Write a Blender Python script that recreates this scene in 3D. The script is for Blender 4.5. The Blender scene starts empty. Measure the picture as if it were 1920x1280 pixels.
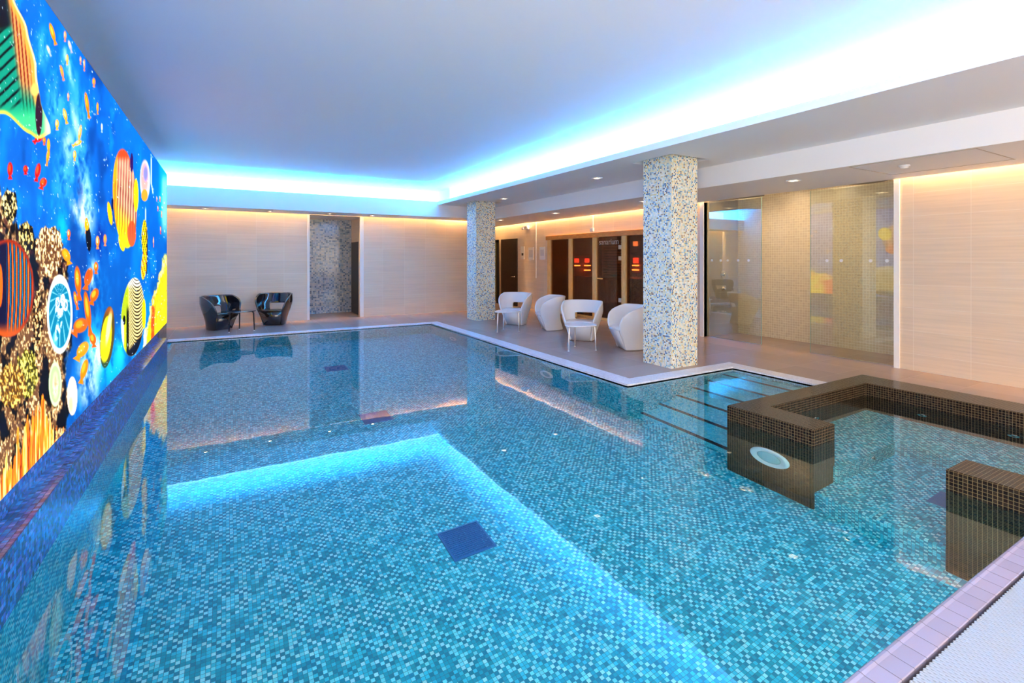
import bpy, bmesh, math, random
import numpy as np
from mathutils import Vector, Matrix
random.seed(7)
S = bpy.context.scene
COL = S.collection
PI = math.pi
# ------------------------------------------------------------------ camera
cam = bpy.data.cameras.new('camera'); cam_o = bpy.data.objects.new('camera', cam); COL.objects.link(cam_o)
cam_o.location = (0, 0, 1.6); cam_o.rotation_euler = (PI/2, 0, math.radians(-30.035))
cam.sensor_width = 36; cam.lens = 927.4/1920*36; cam.shift_y = -(640-485.6)/1920
cam.clip_start = .05; cam.clip_end = 100
S.camera = cam_o
# ------------------------------------------------------------------ world, exposure
W = bpy.data.worlds.new('world'); S.world = W; W.use_nodes = True
W.node_tree.nodes['Background'].inputs[0].default_value = (.5, .6, .8, 1)
W.node_tree.nodes['Background'].inputs[1].default_value = 0.3
S.view_settings.view_transform = 'Standard'; S.view_settings.look = 'None'
S.view_settings.exposure = 2.05; S.view_settings.gamma = 1
S.cycles.use_denoising = True
S.cycles.max_bounces = 12; S.cycles.diffuse_bounces = 5; S.cycles.glossy_bounces = 5
S.cycles.transmission_bounces = 10; S.cycles.transparent_max_bounces = 12
S.cycles.caustics_refractive = True; S.cycles.caustics_reflective = True
S.cycles.sample_clamp_indirect = 8
# light levels (lamps of the room and added fill lights)
L_MURAL = .52
L_COVE = .60
L_LED = 84.0
L_WASH = 23.0
L_POOLFILL = 11.0
L_FAR = 9.0
L_SPOT = 1.6
L_WARM = 30.0
L_BACKFILL = .30
L_SIDEFILL = .62
def area(name, loc, rot, sx, sy, power, color):
    l = bpy.data.lights.new(name, 'AREA'); l.shape = 'RECTANGLE'; l.size = sx; l.size_y = sy
    l.energy = power; l.color = color
    o = bpy.data.objects.new(name, l); COL.objects.link(o); o.location = loc; o.rotation_euler = rot
    return o
# fill from windows added behind the camera to brighten the room
for wx in (0.6, 3.4, 6.2):
    area('fill_light', (wx, -3.93, 1.75), (-PI/2, 0, PI), 2.0, 2.2, 60*L_BACKFILL, (1, .90, .80))
for wy in (-2.6, -.1):  # side fill from windows added in the left wall, out of view
    area('fill_light', (-1.22, wy, 1.75), (0, -PI/2, 0), 2.2, 1.9, 60*L_SIDEFILL, (1, .92, .82))
# ------------------------------------------------------------------ dimensions
WL, WF, WR, WB = -1.3, 13.93, 8.55, -4.0        # left, far, right, back wall
ZC, ZS, ZL = 3.6, 3.10, 2.77                    # ceiling, soffit, low ceiling
XT, YT, XB, XF = 5.08, 12.9, 5.43, 6.79         # cove lip x / y, cove back, lower fascia
ZW = -.03                                       # water level
PD = -1.34                                      # pool floor
MX = -.975                                      # mural plane
# ------------------------------------------------------------------ helpers
def new_mat(name):
    m = bpy.data.materials.new(name); m.use_nodes = True
    nt = m.node_tree; b = nt.nodes['Principled BSDF']
    return m, nt, b
def N(nt, t, **k):
    n = nt.nodes.new(t)
    for a, v in k.items(): setattr(n, a, v)
    return n
def setin(b, **k):
    for a, v in k.items():
        a = a.replace('_', ' ')
        b.inputs[a].default_value = (*v, 1) if isinstance(v, tuple) and len(v) == 3 else v
def plain(name, color, rough=.5, metal=0, spec=.5, noise=0.0, nscale=8, coat=0):
    m, nt, b = new_mat(name)
    setin(b, Base_Color=color, Roughness=rough, Metallic=metal, Specular_IOR_Level=spec, Coat_Weight=coat)
    if noise:
        tc = N(nt, 'ShaderNodeTexCoord'); nz = N(nt, 'ShaderNodeTexNoise'); nz.inputs['Scale'].default_value = nscale
        nz.inputs['Detail'].default_value = 4
        nt.links.new(tc.outputs['Object'], nz.inputs['Vector'])
        r = N(nt, 'ShaderNodeMapRange'); r.inputs['To Min'].default_value = 1-noise; r.inputs['To Max'].default_value = 1+noise
        nt.links.new(nz.outputs['Fac'], r.inputs['Value'])
        mx = N(nt, 'ShaderNodeVectorMath', operation='SCALE'); mx.inputs[0].default_value = color
        nt.links.new(r.outputs[0], mx.inputs['Scale']); nt.links.new(mx.outputs[0], b.inputs['Base Color'])
    return m
def grid_mat(name, pitch, offset, gw, ramp, grout, rough=.25, spec=.5, bump=.3, streak=0, rough_grout=.7,
             metal=0, tone=0, coat=0, alt=0):
    """tiles laid on world axes: a random colour per tile out of ramp, grout lines gw wide"""
    m, nt, b = new_mat(name); L = nt.links.new
    g = N(nt, 'ShaderNodeNewGeometry')
    sub = N(nt, 'ShaderNodeVectorMath', operation='SUBTRACT'); L(g.outputs['Position'], sub.inputs[0]); sub.inputs[1].default_value = offset
    div = N(nt, 'ShaderNodeVectorMath', operation='DIVIDE'); L(sub.outputs[0], div.inputs[0]); div.inputs[1].default_value = pitch
    nrm = N(nt, 'ShaderNodeVectorMath', operation='SCALE'); L(g.outputs['True Normal'], nrm.inputs[0]); nrm.inputs['Scale'].default_value = .27
    p = N(nt, 'ShaderNodeVectorMath', operation='SUBTRACT'); L(div.outputs[0], p.inputs[0]); L(nrm.outputs[0], p.inputs[1])
    fl = N(nt, 'ShaderNodeVectorMath', operation='FLOOR'); L(p.outputs[0], fl.inputs[0])
    wn = N(nt, 'ShaderNodeTexWhiteNoise', noise_dimensions='3D'); L(fl.outputs[0], wn.inputs['Vector'])
    cr = N(nt, 'ShaderNodeValToRGB'); cr.color_ramp.interpolation = 'CONSTANT'
    el = cr.color_ramp.elements
    while len(el) < len(ramp): el.new(.5)
    for e, (pos, c) in zip(el, ramp): e.position = pos; e.color = (*c, 1)
    if alt:      # neighbours alternate lighter and darker a little more often than chance
        s1 = N(nt, 'ShaderNodeVectorMath', operation='DOT_PRODUCT'); L(fl.outputs[0], s1.inputs[0]); s1.inputs[1].default_value = (.5, .5, .5)
        s2 = N(nt, 'ShaderNodeMath', operation='FRACT'); L(s1.outputs['Value'], s2.inputs[0])
        s3 = N(nt, 'ShaderNodeMath', operation='MULTIPLY'); L(s2.outputs[0], s3.inputs[0]); s3.inputs[1].default_value = 2*alt
        s4 = N(nt, 'ShaderNodeMath', operation='MULTIPLY_ADD'); L(wn.outputs['Value'], s4.inputs[0]); s4.inputs[1].default_value = 1-alt; L(s3.outputs[0], s4.inputs[2])
        L(s4.outputs[0], cr.inputs['Fac'])
    else:
        L(wn.outputs['Value'], cr.inputs['Fac'])
    fr = N(nt, 'ShaderNodeVectorMath', operation='FRACTION'); L(p.outputs[0], fr.inputs[0])
    h = N(nt, 'ShaderNodeVectorMath', operation='SUBTRACT'); L(fr.outputs[0], h.inputs[0]); h.inputs[1].default_value = (.5, .5, .5)
    ab = N(nt, 'ShaderNodeVectorMath', operation='ABSOLUTE'); L(h.outputs[0], ab.inputs[0])
    ed = N(nt, 'ShaderNodeVectorMath', operation='SUBTRACT'); ed.inputs[0].default_value = (.5, .5, .5); L(ab.outputs[0], ed.inputs[1])
    em = N(nt, 'ShaderNodeVectorMath', operation='MULTIPLY'); L(ed.outputs[0], em.inputs[0]); em.inputs[1].default_value = pitch
    na = N(nt, 'ShaderNodeVectorMath', operation='ABSOLUTE'); L(g.outputs['True Normal'], na.inputs[0])
    ns = N(nt, 'ShaderNodeSeparateXYZ'); L(na.outputs[0], ns.inputs[0])
    es = N(nt, 'ShaderNodeSeparateXYZ'); L(em.outputs[0], es.inputs[0])
    outs = []
    for ax in 'XYZ':
        k = N(nt, 'ShaderNodeMath', operation='GREATER_THAN'); L(ns.outputs[ax], k.inputs[0]); k.inputs[1].default_value = .6
        a = N(nt, 'ShaderNodeMath', operation='ADD'); L(k.outputs[0], a.inputs[0]); L(es.outputs[ax], a.inputs[1])
        outs.append(a)
    m1 = N(nt, 'ShaderNodeMath', operation='MINIMUM'); L(outs[0].outputs[0], m1.inputs[0]); L(outs[1].outputs[0], m1.inputs[1])
    m2 = N(nt, 'ShaderNodeMath', operation='MINIMUM'); L(m1.outputs[0], m2.inputs[0]); L(outs[2].outputs[0], m2.inputs[1])
    gt = N(nt, 'ShaderNodeMath', operation='GREATER_THAN'); L(m2.outputs[0], gt.inputs[0]); gt.inputs[1].default_value = gw/2
    col = cr.outputs['Color']
    if tone:
        mr = N(nt, 'ShaderNodeMapRange'); L(wn.outputs['Color'], mr.inputs['Value']); mr.inputs['To Min'].default_value = 1-tone; mr.inputs['To Max'].default_value = 1+tone
        sc = N(nt, 'ShaderNodeVectorMath', operation='SCALE'); L(col, sc.inputs[0]); L(mr.outputs[0], sc.inputs['Scale']); col = sc.outputs[0]
    if streak:
        vm = N(nt, 'ShaderNodeVectorMath', operation='MULTIPLY'); L(g.outputs['Position'], vm.inputs[0]); vm.inputs[1].default_value = (1.2, 1.2, 38)
        nz = N(nt, 'ShaderNodeTexNoise'); L(vm.outputs[0], nz.inputs['Vector']); nz.inputs['Scale'].default_value = 1.0; nz.inputs['Detail'].default_value = 5
        mr = N(nt, 'ShaderNodeMapRange'); L(nz.outputs['Fac'], mr.inputs['Value']); mr.inputs['From Min'].default_value = .3; mr.inputs['From Max'].default_value = .7
        mr.inputs['To Min'].default_value = 1-streak; mr.inputs['To Max'].default_value = 1+streak
        sc = N(nt, 'ShaderNodeVectorMath', operation='SCALE'); L(col, sc.inputs[0]); L(mr.outputs[0], sc.inputs['Scale']); col = sc.outputs[0]
    mx = N(nt, 'ShaderNodeMix', data_type='RGBA'); L(gt.outputs[0], mx.inputs['Factor'])
    mx.inputs['A'].default_value = (*grout, 1); L(col, mx.inputs['B']); L(mx.outputs['Result'], b.inputs['Base Color'])
    rr = N(nt, 'ShaderNodeMapRange'); L(gt.outputs[0], rr.inputs['Value']); rr.inputs['To Min'].default_value = rough_grout; rr.inputs['To Max'].default_value = rough
    L(rr.outputs[0], b.inputs['Roughness']); setin(b, Specular_IOR_Level=spec, Metallic=metal, Coat_Weight=coat)
    if bump:
        bh = N(nt, 'ShaderNodeMapRange', interpolation_type='SMOOTHSTEP'); L(m2.outputs[0], bh.inputs['Value']); bh.inputs['From Max'].default_value = gw*1.2
        bp = N(nt, 'ShaderNodeBump'); bp.inputs['Strength'].default_value = bump; bp.inputs['Distance'].default_value = .002
        L(bh.outputs[0], bp.inputs['Height']); L(bp.outputs[0], b.inputs['Normal'])
    return m
def thin_glass(name, tint, refl=1.0, rough=0.0):
    m = bpy.data.materials.new(name); m.use_nodes = True; nt = m.node_tree; nt.nodes.clear()
    o = N(nt, 'ShaderNodeOutputMaterial'); t = N(nt, 'ShaderNodeBsdfTransparent'); t.inputs[0].default_value = (*tint, 1)
    g = N(nt, 'ShaderNodeBsdfGlossy'); g.inputs['Roughness'].default_value = rough
    f = N(nt, 'ShaderNodeFresnel'); f.inputs['IOR'].default_value = 1.5
    mu = N(nt, 'ShaderNodeMath', operation='MULTIPLY'); mu.inputs[1].default_value = refl; mu.use_clamp = True
    mx = N(nt, 'ShaderNodeMixShader')
    nt.links.new(f.outputs[0], mu.inputs[0]); nt.links.new(mu.outputs[0], mx.inputs[0])
    nt.links.new(t.outputs[0], mx.inputs[1]); nt.links.new(g.outputs[0], mx.inputs[2]); nt.links.new(mx.outputs[0], o.inputs[0])
    return m
def emit(name, color, strength, base=(.8, .8, .8)):
    m, nt, b = new_mat(name); setin(b, Base_Color=base, Emission_Color=color, Emission_Strength=strength, Roughness=.4)
    return m
def wood(name, c1, c2, axis='z', scale=9, rough=.45):
    m, nt, b = new_mat(name); L = nt.links.new
    tc = N(nt, 'ShaderNodeTexCoord'); mp = N(nt, 'ShaderNodeMapping'); L(tc.outputs['Object'], mp.inputs[0])
    mp.inputs['Scale'].default_value = {'z': (8, 8, .8), 'y': (8, .8, 8), 'x': (.8, 8, 8)}[axis]
    nz = N(nt, 'ShaderNodeTexNoise'); nz.inputs['Scale'].default_value = scale; nz.inputs['Detail'].default_value = 6; L(mp.outputs[0], nz.inputs['Vector'])
    cr = N(nt, 'ShaderNodeValToRGB'); cr.color_ramp.elements[0].position = .35; cr.color_ramp.elements[1].position = .68
    cr.color_ramp.elements[0].color = (*c1, 1); cr.color_ramp.elements[1].color = (*c2, 1)
    L(nz.outputs['Fac'], cr.inputs[0]); L(cr.outputs[0], b.inputs['Base Color']); b.inputs['Roughness'].default_value = rough
    return m

def box(bm, x0, y0, z0, x1, y1, z1):
    if x1 < x0: x0, x1 = x1, x0
    if y1 < y0: y0, y1 = y1, y0
    if z1 < z0: z0, z1 = z1, z0
    v = [bm.verts.new(p) for p in ((x0, y0, z0), (x1, y0, z0), (x1, y1, z0), (x0, y1, z0), (x0, y0, z1), (x1, y0, z1), (x1, y1, z1), (x0, y1, z1))]
    for f in ((0, 3, 2, 1), (4, 5, 6, 7), (0, 1, 5, 4), (1, 2, 6, 5), (2, 3, 7, 6), (3, 0, 4, 7)): bm.faces.new([v[i] for i in f])
def boxes(*bs):
    bm = bmesh.new()
    for b in bs: box(bm, *b)
    return bm
def rbox(r, *bs, seg=2):
    bm = boxes(*bs)
    bmesh.ops.bevel(bm, geom=list(bm.edges), offset=r, segments=seg, affect='EDGES', profile=.5)
    return bm
def lathe(bm, prof, c=(0, 0, 0), axis='z', n=32, cap=True):
    rings = []
    for r, h in prof:
        ring = []
        for i in range(n):
            a = 2*PI*i/n; x, y = r*math.cos(a), r*math.sin(a)
            p = {'z': (x, y, h), 'y': (x, h, y), 'x': (h, x, y)}[axis]
            ring.append(bm.verts.new((c[0]+p[0], c[1]+p[1], c[2]+p[2])))
        rings.append(ring)
    for a, b in zip(rings, rings[1:]):
        for i in range(n): bm.faces.new((a[i], a[(i+1) % n], b[(i+1) % n], b[i]))
    if cap:
        bm.faces.new(rings[0]); bm.faces.new(rings[-1])
    bmesh.ops.recalc_face_normals(bm, faces=bm.faces)
    return bm
def tube(bm, pts, rads, n=10):
    pts = [Vector(p) for p in pts]; rings = []
    for k, p in enumerate(pts):
        d = (pts[min(k+1, len(pts)-1)]-pts[max(k-1, 0)]).normalized()
        a = d.orthogonal().normalized(); b = d.cross(a)
        if rings and k:
            a = (pa - d*pa.dot(d)).normalized(); b = d.cross(a)
        pa = a
        rings.append([bm.verts.new(p+(a*math.cos(2*PI*i/n)+b*math.sin(2*PI*i/n))*rads[k]) for i in range(n)])
    for A, B in zip(rings, rings[1:]):
        for i in range(n): bm.faces.new((A[i], A[(i+1) % n], B[(i+1) % n], B[i]))
    bm.faces.new(rings[0]); bm.faces.new(rings[-1])
    bmesh.ops.recalc_face_normals(bm, faces=bm.faces)
    return bm
def obj(name, bm, m, parent=None, smooth=False, loc=None):
    me = bpy.data.meshes.new(name); bm.to_mesh(me); bm.free()
    if m: me.materials.append(m)
    if smooth:
        for p in me.polygons: p.use_smooth = True
    o = bpy.data.objects.new(name, me); COL.objects.link(o)
    if parent: o.parent = parent
    if loc: o.location = loc
    return o
def tag(o, label, cat, group=None, kind=None):
    o['label'] = label; o['category'] = cat
    if group: o['group'] = group
    if kind: o['kind'] = kind
    return o
def thing(name, label, cat, loc=(0, 0, 0), rz=0, group=None):
    o = bpy.data.objects.new(name, None); COL.objects.link(o); o.location = loc; o.rotation_euler = (0, 0, rz)
    o.empty_display_size = .1
    return tag(o, label, cat, group)
def struct(name, bm, m, label=None, parent=None, smooth=False):
    o = obj(name, bm, m, parent, smooth)
    if not parent:
        o['kind'] = 'structure'
        if label: o['label'] = label
    return o
def copy_tree(o, parent=None):
    c = o.copy(); COL.objects.link(c)
    if parent: c.parent = parent
    for ch in [x for x in S.objects if x.parent == o]: copy_tree(ch, c)
    return c
def dup(root, loc, rz, label, group=None):
    r = copy_tree(root); r.location = loc; r.rotation_euler = (0, 0, rz); r['label'] = label
    if group: r['group'] = group
    return r
# ------------------------------------------------------------------ materials
T = .0254
POOL = [(0, (.008, .30, .42)), (.24, (.012, .44, .56)), (.46, (.04, .68, .80)), (.60, (.20, .92, .97)), (.82, (.42, .97, .98))]
M_pool = grid_mat('pool_mosaic', (T, T, T), (0, 0, 0), .0022, POOL, (.02, .16, .24), rough=.2, tone=.12, bump=.2, alt=.34)
M_poolwall = grid_mat('pool_wall_mosaic', (T, T, T), (0, 0, 0), .0022, POOL, (.02, .14, .20), rough=.2, tone=.12, bump=.2, alt=.34)
M_dark = grid_mat('dark_mosaic', (T, T, T), (.0, .0, .012), .0030, [(0, (.010, .006, .006)), (.4, (.018, .010, .008)), (.75, (.03, .018, .012))],
                  (.20, .13, .055), rough=.12, spec=.22, tone=.2, bump=.35, rough_grout=.6)
M_ledge = grid_mat('blue_mosaic', (T, T, T), (.0, .0, .016), .0026, [(0, (.015, .07, .26)), (.3, (.03, .15, .46)), (.55, (.08, .14, .48)), (.75, (.05, .28, .66)), (.92, (.18, .28, .70))],
                   (.01, .02, .06), rough=.18, spec=.7, tone=.25, bump=.4)
M_column = grid_mat('column_mosaic', (.0225, .0225, .0225), (.005, .004, 0), .0024,
                    [(0, (.86, .78, .52)), (.34, (.93, .90, .78)), (.55, (.62, .78, .74)), (.68, (.24, .50, .66)), (.80, (.80, .62, .22)), (.86, (.05, .16, .36)), (.94, (.20, .11, .06))],
                    (.80, .78, .70), rough=.2, tone=.12, bump=.4)
M_alcove = grid_mat('alcove_mosaic', (.045, .045, .045), (0, 0, 0), .004,
                    [(0, (.46, .56, .66)), (.4, (.26, .38, .52)), (.62, (.58, .62, .62)), (.88, (.12, .20, .32))],
                    (.42, .42, .42), rough=.10, tone=.15, bump=.4)  # base colours pushed bluish to stand in for reflected cove light
M_showermos = grid_mat('shower_mosaic', (.048, .048, .048), (0, 0, 0), .004, [(0, (.68, .55, .38)), (.5, (.71, .58, .40)), (.8, (.65, .52, .36))],
                       (.88, .80, .62), rough=.25, tone=.03, bump=.3)
M_coping = grid_mat('white_mosaic', (T, T, T), (0, 0, 0), .0022, [(0, (.80, .80, .84)), (.5, (.88, .88, .92))], (.55, .52, .62), rough=.2, bump=.3)
M_lip = grid_mat('coping_tile', (.105, 10, 10), (.02, 0, 0), .003, [(0, (.33, .29, .36)), (.5, (.36, .31, .38))], (.10, .07, .08), rough=.22, tone=.03, bump=.3)
M_wall = grid_mat('beige_wall_tile', (.635, .635, .33), (.02, .09, -.09), .005, [(0, (.73, .57, .41)), (.5, (.75, .59, .425))], (.82, .70, .56), rough=.32, tone=.02, streak=.06, bump=.1)
M_wallg = grid_mat('shower_side_tile', (.635, .635, .33), (.02, .09, -.09), .004, [(0, (.40, .36, .33)), (.5, (.41, .37, .34))], (.50, .46, .42), rough=.25, streak=.05, bump=.1)
M_floor = grid_mat('floor_tile', (.6, .6, .6), (.2, .1, 0), .004, [(0, (.36, .255, .215)), (.5, (.38, .27, .23))], (.25, .18, .15), rough=.27, tone=.05, bump=.1)
M_white = plain('white_paint', (.86, .85, .84), .6)
M_ceil = plain('ceiling_paint', (.86, .86, .87), .65)
M_trim = plain('white_trim', (.88, .86, .82), .35)
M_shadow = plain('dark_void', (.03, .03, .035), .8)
M_blackmetal = plain('black_metal', (.02, .02, .022), .35, .6)
M_chrome = plain('brushed_steel', (.72, .71, .70), .22, 1)
M_chromewarm = plain('pale_metal', (.80, .76, .72), .3, .6)
M_plastic = plain('white_plastic', (.82, .82, .84), .35)
M_whitechair = plain('white_moulded_plastic', (.84, .84, .86), .28, spec=.5)
M_blackchair = plain('black_gloss_plastic', (.006, .005, .006), .06, spec=.8, coat=1)
M_doorwood = wood('dark_door_wood', (.012, .006, .004), (.03, .014, .009), 'z')
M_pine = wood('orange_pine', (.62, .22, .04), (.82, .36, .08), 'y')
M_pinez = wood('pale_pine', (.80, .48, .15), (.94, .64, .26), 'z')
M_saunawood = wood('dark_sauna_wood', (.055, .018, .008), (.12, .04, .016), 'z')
M_slat = wood('slat_wood', (.24, .12, .08), (.42, .24, .16), 'z')
M_glass = thin_glass('clear_glass', (.94, .97, .93), 2.3)
M_brownglass = thin_glass('bronze_glass', (.66, .48, .38), .45)
M_edge = plain('glass_edge', (.25, .42, .34), .1)
# ------------------------------------------------------------------ room shell
bm = boxes((4.68, 4.94, -.2, 11.0, 11.92, 0), (WL-.3, 11.92, -.2, 11.0, 18.0, 0), (6.75, 3.27, -.2, 11.0, 4.94, 0),
           (7.08, .91, -.2, 11.0, 3.27, 0), (WL-.3, WB-.3, -.2, 11.0, .60, 0))
struct('floor', bm, M_floor, 'taupe tiled deck around the pool')
# gutter channel under the grating
struct('trim_1', boxes((WL, .60, -.2, 11.0, .905, -.12)), M_shadow, 'dark overflow channel below the white grating')
struct('wall_left', boxes((WL-.3, WB-.3, -.2, WL, 18, 4)), M_white, 'left wall behind the picture wall')
# far wall with the opening
bm = boxes((WL, WF, 0, 1.90, WF+.2, ZC+.3), (3.21, WF, 0, 6.9, WF+.2, ZC+.3), (1.90, WF, ZL, 3.21, WF+.2, ZC+.3))
struct('wall_far', bm, M_wall, 'beige tiled far wall')
struct('wall_alcove', boxes((1.2, 15.45, 0, 3.30, 15.65, 3.0)), M_alcove, 'blue grey mosaic wall inside the far opening')
struct('wall_alcove_side', boxes((3.30, WF+.2, 0, 3.45, 15.65, 3.0), (1.2, WF+.2, 0, 1.3, 15.45, 3.0)), M_wall, 'side walls inside the far opening')
struct('ceiling_alcove', boxes((1.2, WF+.19, ZL, 3.45, 15.65, ZL+.1)), M_white)
# right wall in pieces round the shower and the sauna
SY0, SY1 = 3.50, 6.86      # shower opening
KY0, KY1 = 7.75, 12.58     # sauna opening
bm = boxes((WR, WB-.3, 0, WR+.15, SY0, ZL+.02), (WR, SY1, 0, WR+.15, KY0, ZL+.02), (WR, KY0, 2.30, WR+.15, KY1, ZL+.02), (WR, KY1, 0, WR+.15, 18, ZL+.02))
struct('wall_right', bm, M_wall, 'beige tiled right wall')
struct('wall_corridor_end', boxes((6.7, 17.4, 0, 11, 17.6, 3)), M_wall)
struct('wall_corridor_left', boxes((6.7, WF+.2, 0, 6.9, 17.4, 3)), M_wall)
struct('wall_shower_back', boxes((9.65, 3.3, 0, 9.8, 7.0, 3.1)), M_showermos, 'beige mosaic wall at the back of the shower')
struct('wall_shower_left', boxes((WR+.15, SY1, 0, 9.65, 7.0, 3.1)), M_wallg, 'grey tiled side wall of the shower')
struct('wall_shower_right', boxes((WR+.15, 3.3, 0, 9.65, SY0, 3.1)), M_wallg)
struct('ceiling_shower', boxes((WR+.02, 3.3, 2.93, 9.8, 7.0, 3.05)), M_white)
# wall behind the camera, its windows added for the fill light
bm = bmesh.new()
xs = [WL, -.45, 1.65, 2.35, 4.45, 5.15, 7.25, 11]
box(bm, WL, WB-.2, 0, 11, WB, .6); box(bm, WL, WB-.2, 2.9, 11, WB, 4)
for a, b in ((0, 1), (2, 3), (4, 5), (6, 7)): box(bm, xs[a], WB-.2, .6, xs[b], WB, 2.9)
struct('wall_back', bm, M_wall, 'beige wall behind the camera')
for k, a in enumerate((1, 3, 5)):
    x0, x1 = xs[a], xs[a+1]
    struct('added_window_%d' % (k+1), boxes((x0, WB-.1, .6, x0+.06, WB-.02, 2.9), (x1-.06, WB-.1, .6, x1, WB-.02, 2.9), (x0, WB-.1, .6, x1, WB-.02, .66), (x0, WB-.1, 2.84, x1, WB-.02, 2.9)), M_trim)
for k, y in enumerate((-2.6, -.1)):  # side windows added out of view for the fill light
    struct('added_window_%d' % (k+4), boxes((WL, y-1.15, .55, WL+.1, y-1.0, 2.95), (WL, y+1.0, .55, WL+.1, y+1.15, 2.95), (WL, y-1.15, .5, WL+.1, y+1.15, .62), (WL, y-1.15, 2.88, WL+.1, y+1.15, 3.0)), M_trim)
# ceilings
struct('ceiling', boxes((WL-.3, WB-.3, ZC, XB+.2, WF+.2, ZC+.2)), M_ceil, 'raised white ceiling over the pool')
# soffit with square recesses round the columns
CA, CB, CC, CD = 5.50, 6.30, 0, 0
c1y, c2y = (11.46, 12.26), (4.96, 5.76)
bm = bmesh.new()
def soff(z0, z1, x0, x1):
    hx0, hx1 = max(CA, x0), min(CB, x1)
    if x0 < hx0: box(bm, x0, WB, z0, hx0, YT, z1)
    if hx1 < x1: box(bm, hx1, WB, z0, x1, YT, z1)
    for a, b in ((WB, c2y[0]), (c2y[1], c1y[0]), (c1y[1], YT)): box(bm, hx0, a, z0, hx1, b, z1)
soff(ZS, ZS+.03, XT+.02, XF)
soff(ZS+.03, ZC+.2, XB+.06, XF)
box(bm, XT, WB, ZS, XT+.02, YT, ZS+.09)
box(bm, XT, YT, ZS, XF, YT+.02, ZS+.03)
box(bm, XB+.06, YT, ZL, XF, WF-.08, ZC+.2); box(bm, XB+.06, WF-.08, ZL+.28, XF, WF, ZC+.2)
struct('soffit_right', bm, M_white, 'dropped white soffit over the columns with its cove lip')
struct('trim_2', boxes(*[(CA-.01, a-.01, 3.32, CB+.01, b+.01, 3.36) for a, b in (c1y, c2y)]), M_shadow)  # near black caps, the shade of the recess tops put into the colour
bm = boxes((WL, YT, ZL, XT+.02, YT+.02, ZS+.09), (XT+.02, YT, ZL, XB+.06, YT+.02, ZS), (WL, YT+.02, ZL, XB+.06, WF-.08, ZL+.2), (WL, WF-.10, ZL, XB+.06, WF-.08, ZL+.32), (WL, WF-.08, ZL+.28, XB+.06, WF, ZL+.32))
struct('soffit_far', bm, M_white, 'white bulkhead above the far wall')
M_wash = emit('warm_wall_washer', (1, .60, .26), L_WASH)
bm = bmesh.new(); box(bm, WR-.07, SY1+.1, ZL+.26, WR-.01, 17.4, ZL+.28); box(bm, WR-.07, WB+.1, ZL+.26, WR-.01, SY0-.1, ZL+.28)
tag(obj('linear_lamp', bm, M_wash), 'warm linear lamp recessed along the top of the right wall', 'linear light', 'linear wall washers')
bm = bmesh.new(); box(bm, WL+.1, WF-.07, ZL+.24, 6.7, WF-.01, ZL+.26)  # lamp added to brighten the far wall
tag(obj('linear_lamp', bm, M_wash), 'warm linear lamp added in a recess along the top of the far wall', 'linear light', 'linear wall washers')
struct('ceiling_low', boxes((XF, WB, ZL, WR-.08, 18, ZS+.3), (WR-.08, WB, ZL+.32, WR+.15, 18, ZS+.3)), M_white, 'low white ceiling along the right wall')
# luminous cove panels (translucent light panels above the lip)
M_cove = emit('cove_light_panel', (.48, .64, 1.0), L_COVE)
M_led = emit('blue_led_strip', (.0, .33, 1.0), L_LED)
def strip_panel(bm, a, b, z0, z1, n):
    a = Vector(a); b = Vector(b)
    vs = [[bm.verts.new(((a+(b-a)*i/n).x, (a+(b-a)*i/n).y, z)) for z in (z0, z1)] for i in range(n+1)]
    for i in range(n): bm.faces.new((vs[i][0], vs[i+1][0], vs[i+1][1], vs[i][1]))
bm = bmesh.new(); box(bm, XB+.02, WB, ZS+.03, XB+.06, YT+.02, ZC)
tag(obj('cove_light_panel', bm, M_cove), 'glowing blue white light band above the soffit over the columns', 'light panel', 'cove lights')
bm = bmesh.new(); box(bm, WL, WF-.05, ZL+.33, XB+.06, WF-.01, ZC)
tag(obj('cove_light_panel', bm, M_cove), 'glowing blue white light band above the far wall', 'light panel', 'cove lights')
bm = bmesh.new(); box(bm, XT+.04, WB+.1, ZS+.03, XT+.065, YT-.05, ZS+.055)
bmesh.ops.bisect_plane(bm, geom=bm.verts[:]+bm.edges[:]+bm.faces[:], plane_co=(0, 0, 0), plane_no=(0, 1, 0))
for k in range(-3, 13): bmesh.ops.bisect_plane(bm, geom=bm.verts[:]+bm.edges[:]+bm.faces[:], plane_co=(0, k, 0), plane_no=(0, 1, 0))
tag(obj('led_strip', bm, M_led), 'blue led strip lying behind the right cove lip', 'led strip', 'blue led strips')
bm = bmesh.new(); box(bm, WL+.05, YT+.10, ZL+.34, XT-.05, YT+.125, ZL+.365)
for k in range(-1, 6): bmesh.ops.bisect_plane(bm, geom=bm.verts[:]+bm.edges[:]+bm.faces[:], plane_co=(k, 0, 0), plane_no=(1, 0, 0))
tag(obj('led_strip', bm, M_led), 'blue led strip lying behind the far cove lip', 'led strip', 'blue led strips')
# ------------------------------------------------------------------ pool basin
PX0 = -.86; PX1 = 4.43; PY0 = .98; PY1 = 11.70
bm = bmesh.new()
box(bm, PX0-.3, PY0-.3, PD-.2, 7.3, PY1+.3, PD)          # floor
struct('pool_floor', bm, M_pool, 'turquoise mosaic pool floor')
bm = boxes((PX0-.15, PY1, PD, PX1+.25, PY1+.12, -.02),      # far
           (PX1, 4.84, PD, PX1+.12, PY1, -.02),             # right
           (PX1, 4.72, PD, 6.64, 4.84, -.02),               # bay far side
           (6.52, 3.24, PD, 6.64, 4.72, -.02),
           (PX0-.15, PY0-.06, PD, 7.3, PY0, -.06),          # near
           (PX0-.15, PY0, PD, PX0, PY1, ZW-.012))           # left under ledge
struct('pool_wall', bm, M_poolwall, 'turquoise mosaic pool sides')
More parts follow.
